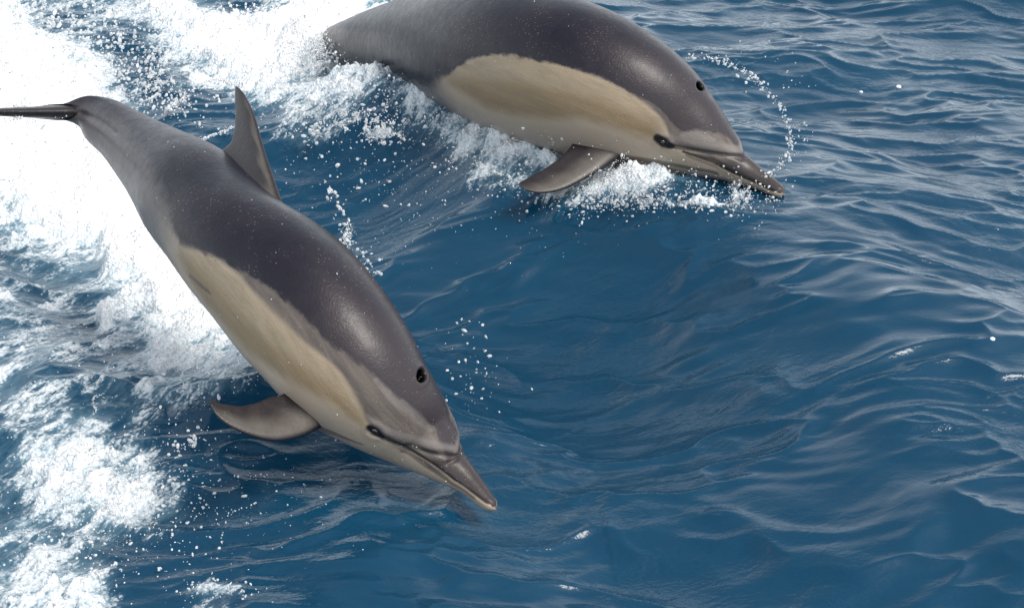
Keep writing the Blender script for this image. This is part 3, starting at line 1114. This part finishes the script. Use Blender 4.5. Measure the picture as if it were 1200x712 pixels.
spl += cluster(640, 150, 50, 12, 90, .05, .15, .5, 2.2, 0.45)
spl += cluster(600, 185, 45, 22, 260, .0, .06, .5, 2.2, 0.6)
spl += cluster(545, 165, 40, 14, 220, .0, .06, .5, 2.0, 0.8)
spl += cluster(870, 250, 20, 12, 16, .0, .05, .5, 1.4)
drops('splash_droplets', spl)

# drops between the animals
md = []
md += cluster(455, 158, 14, 7, 60, .05, .15, .8, 4.0)
md += cluster(440, 130, 30, 14, 90, .05, .15, .6, 2.6)
md += cluster(375, 120, 40, 22, 220, .02, .15, .6, 2.6)
md += cluster(366, 152, 10, 6, 50, .05, .12, .8, 3.5)
md += cluster(440, 200, 60, 40, 70, .0, .2, .5, 2.6)
md += along([(378, 205), (388, 225), (400, 245), (412, 280), (440, 320)], 60, 6, .1, .3, .6, 3.0)
md += cluster(408, 282, 5, 10, 50, .2, .3, .6, 3.0)
md += cluster(480, 210, 70, 50, 60, .0, .2, .4, 1.4)
md += cluster(430, 170, 80, 60, 420, .0, .2, .25, 1.1)
md += cluster(560, 230, 90, 50, 160, .0, .1, .25, 0.9)
for _i in range(34):
    md += strand(rng.normal(440, 22), rng.normal(150, 9), 0.03, 16, 1.5)
for _i in range(60):
    md += strand(rng.normal(375, 34), rng.normal(122, 20), 0.02, 16, 1.2)
for _i in range(12):
    md += strand(rng.normal(408, 4), rng.normal(284, 8), 0.22, 14, 1.3)
md += cluster(560, 440, 18, 26, 60, .05, .2, .5, 2.6)
md += cluster(545, 400, 20, 16, 14, .05, .2, .6, 2.0)
md += cluster(430, 310, 14, 16, 16, .2, .3, .8, 3.0)
md += cluster(368, 50, 11, 9, 420, .04, .16, .3, 2.0)
md += cluster(395, 70, 22, 7, 260, .03, .12, .3, 1.8, 0.3)
md += cluster(450, 84, 36, 6, 200, .02, .10, .3, 1.6, 0.2)
for _i in range(40):
    md += strand(rng.normal(376, 14), rng.normal(62, 8), 0.05, 16, 1.6)
drops('flying_droplets', md)

# drops and froth on the left-hand wake
lf = []
lf += cluster(140, 60, 60, 30, 500, .0, .10, .8, 3.0, 0.5)
lf += cluster(180, 95, 30, 18, 260, .0, .12, .7, 2.6, 0.7)
lf += cluster(60, 20, 50, 14, 200, .0, .10, .8, 3.4)
lf += cluster(290, 15, 30, 10, 160, .0, .10, .6, 2.2)
lf += along([(195, 128), (215, 115), (235, 98), (255, 92), (275, 100)], 130, 2.5, .06, .10, .7, 2.2)
lf += along([(232, 166), (250, 158), (275, 148)], 70, 2.0, .06, .10, .7, 2.2)
lf += cluster(210, 125, 16, 12, 60, .0, .12, .5, 1.8)
lf += cluster(150, 80, 60, 45, 500, .0, .10, .3, 1.6)
lf += cluster(180, 560, 110, 60, 500, .0, .04, .3, 1.4)
lf += cluster(90, 370, 80, 60, 200, .0, .05, .3, 1.6)
for _i in range(60):
    lf += strand(rng.normal(120, 50), rng.normal(570, 40), 0.0, 14, 1.3)
for _i in range(50):
    lf += strand(rng.normal(140, 55), rng.normal(70, 35), 0.01, 14, 1.5)
lf += cluster(122, 378, 4, 4, 4, .05, .1, 2.0, 5.0, 0, 1)
lf += cluster(140, 400, 40, 30, 40, .0, .12, .6, 2.4)
lf += cluster(215, 500, 18, 34, 60, .0, .1, .6, 3.2)
lf += cluster(180, 600, 60, 40, 260, .0, .03, .6, 2.2)
lf += cluster(110, 560, 45, 30, 260, .0, .04, .6, 2.4)
lf += cluster(80, 640, 50, 40, 260, .0, .04, .6, 2.4)
lf += cluster(255, 690, 25, 6, 90, .0, .02, .6, 2.0)
lf += cluster(260, 430, 40, 20, 140, .0, .05, .5, 1.8)
lf += cluster(290, 600, 60, 40, 40, .0, .05, .4, 1.2)
for _x in range(90):
    p = at(rng.uniform(2, 92), rng.normal(133, 4.5), .56)
    lf.append((*p, px_r(p, rng.uniform(.4, 1.3))))
for _x in range(110):
    p = at(rng.normal(22, 3.5), rng.normal(132, 4.5), .58)
    lf.append((*p, px_r(p, rng.uniform(.8, 2.0))))
drops('froth_droplets', lf)

# wet specks clinging to the backs
wet = []
for G, n in ((G1, 130), (G2, 170)):
    vis = np.argwhere(G['facing'])
    for q in rng.choice(len(vis), n):
        i, j = vis[q]
        if i < 60 or i > len(G['C']) * 0.92:
            continue
        r = 0.0008 + 0.0014 * rng.random() ** 4
        p = G['V'][i, j] + G['NRM'][i, j] * r * 0.3
        wet.append((*p, r))
drops('skin_droplets', wet)

# lone bubbles floating on the open water
for (bx, by, r_, lab) in [(1053, 102, 3.2, 'small round bubble floating alone near the top right, biggest of those by the waves there'),
                          (1009, 108, 2.2, 'tiny bubble floating just left of a bigger one near the top right'),
                          (943, 393, 3.4, 'bright bubble floating on the dark wave face right of centre'),
                          (907, 379, 2.4, 'small bubble on the dark wave face, up and left of a brighter bubble'),
                          (1163, 397, 3.2, 'white bubble floating near the right edge, halfway down')]:
    p = at(bx, by, 0)
    for _ in range(4):
        p = at(bx, by, sea_z(p[0], p[1]))
    r = px_r(p, r_)
    V = ICO2[0].copy() if 'ICO2' in globals() else icosphere(2)[0]
    F = icosphere(2)[1]
    V = V * r
    V[:, 2] *= 0.7
    o = make_mesh('bubble', V, F, M_BUB)
    o.location = p
    o['label'] = lab
    o['category'] = 'bubble'
    o['group'] = 'bubbles floating on open water'
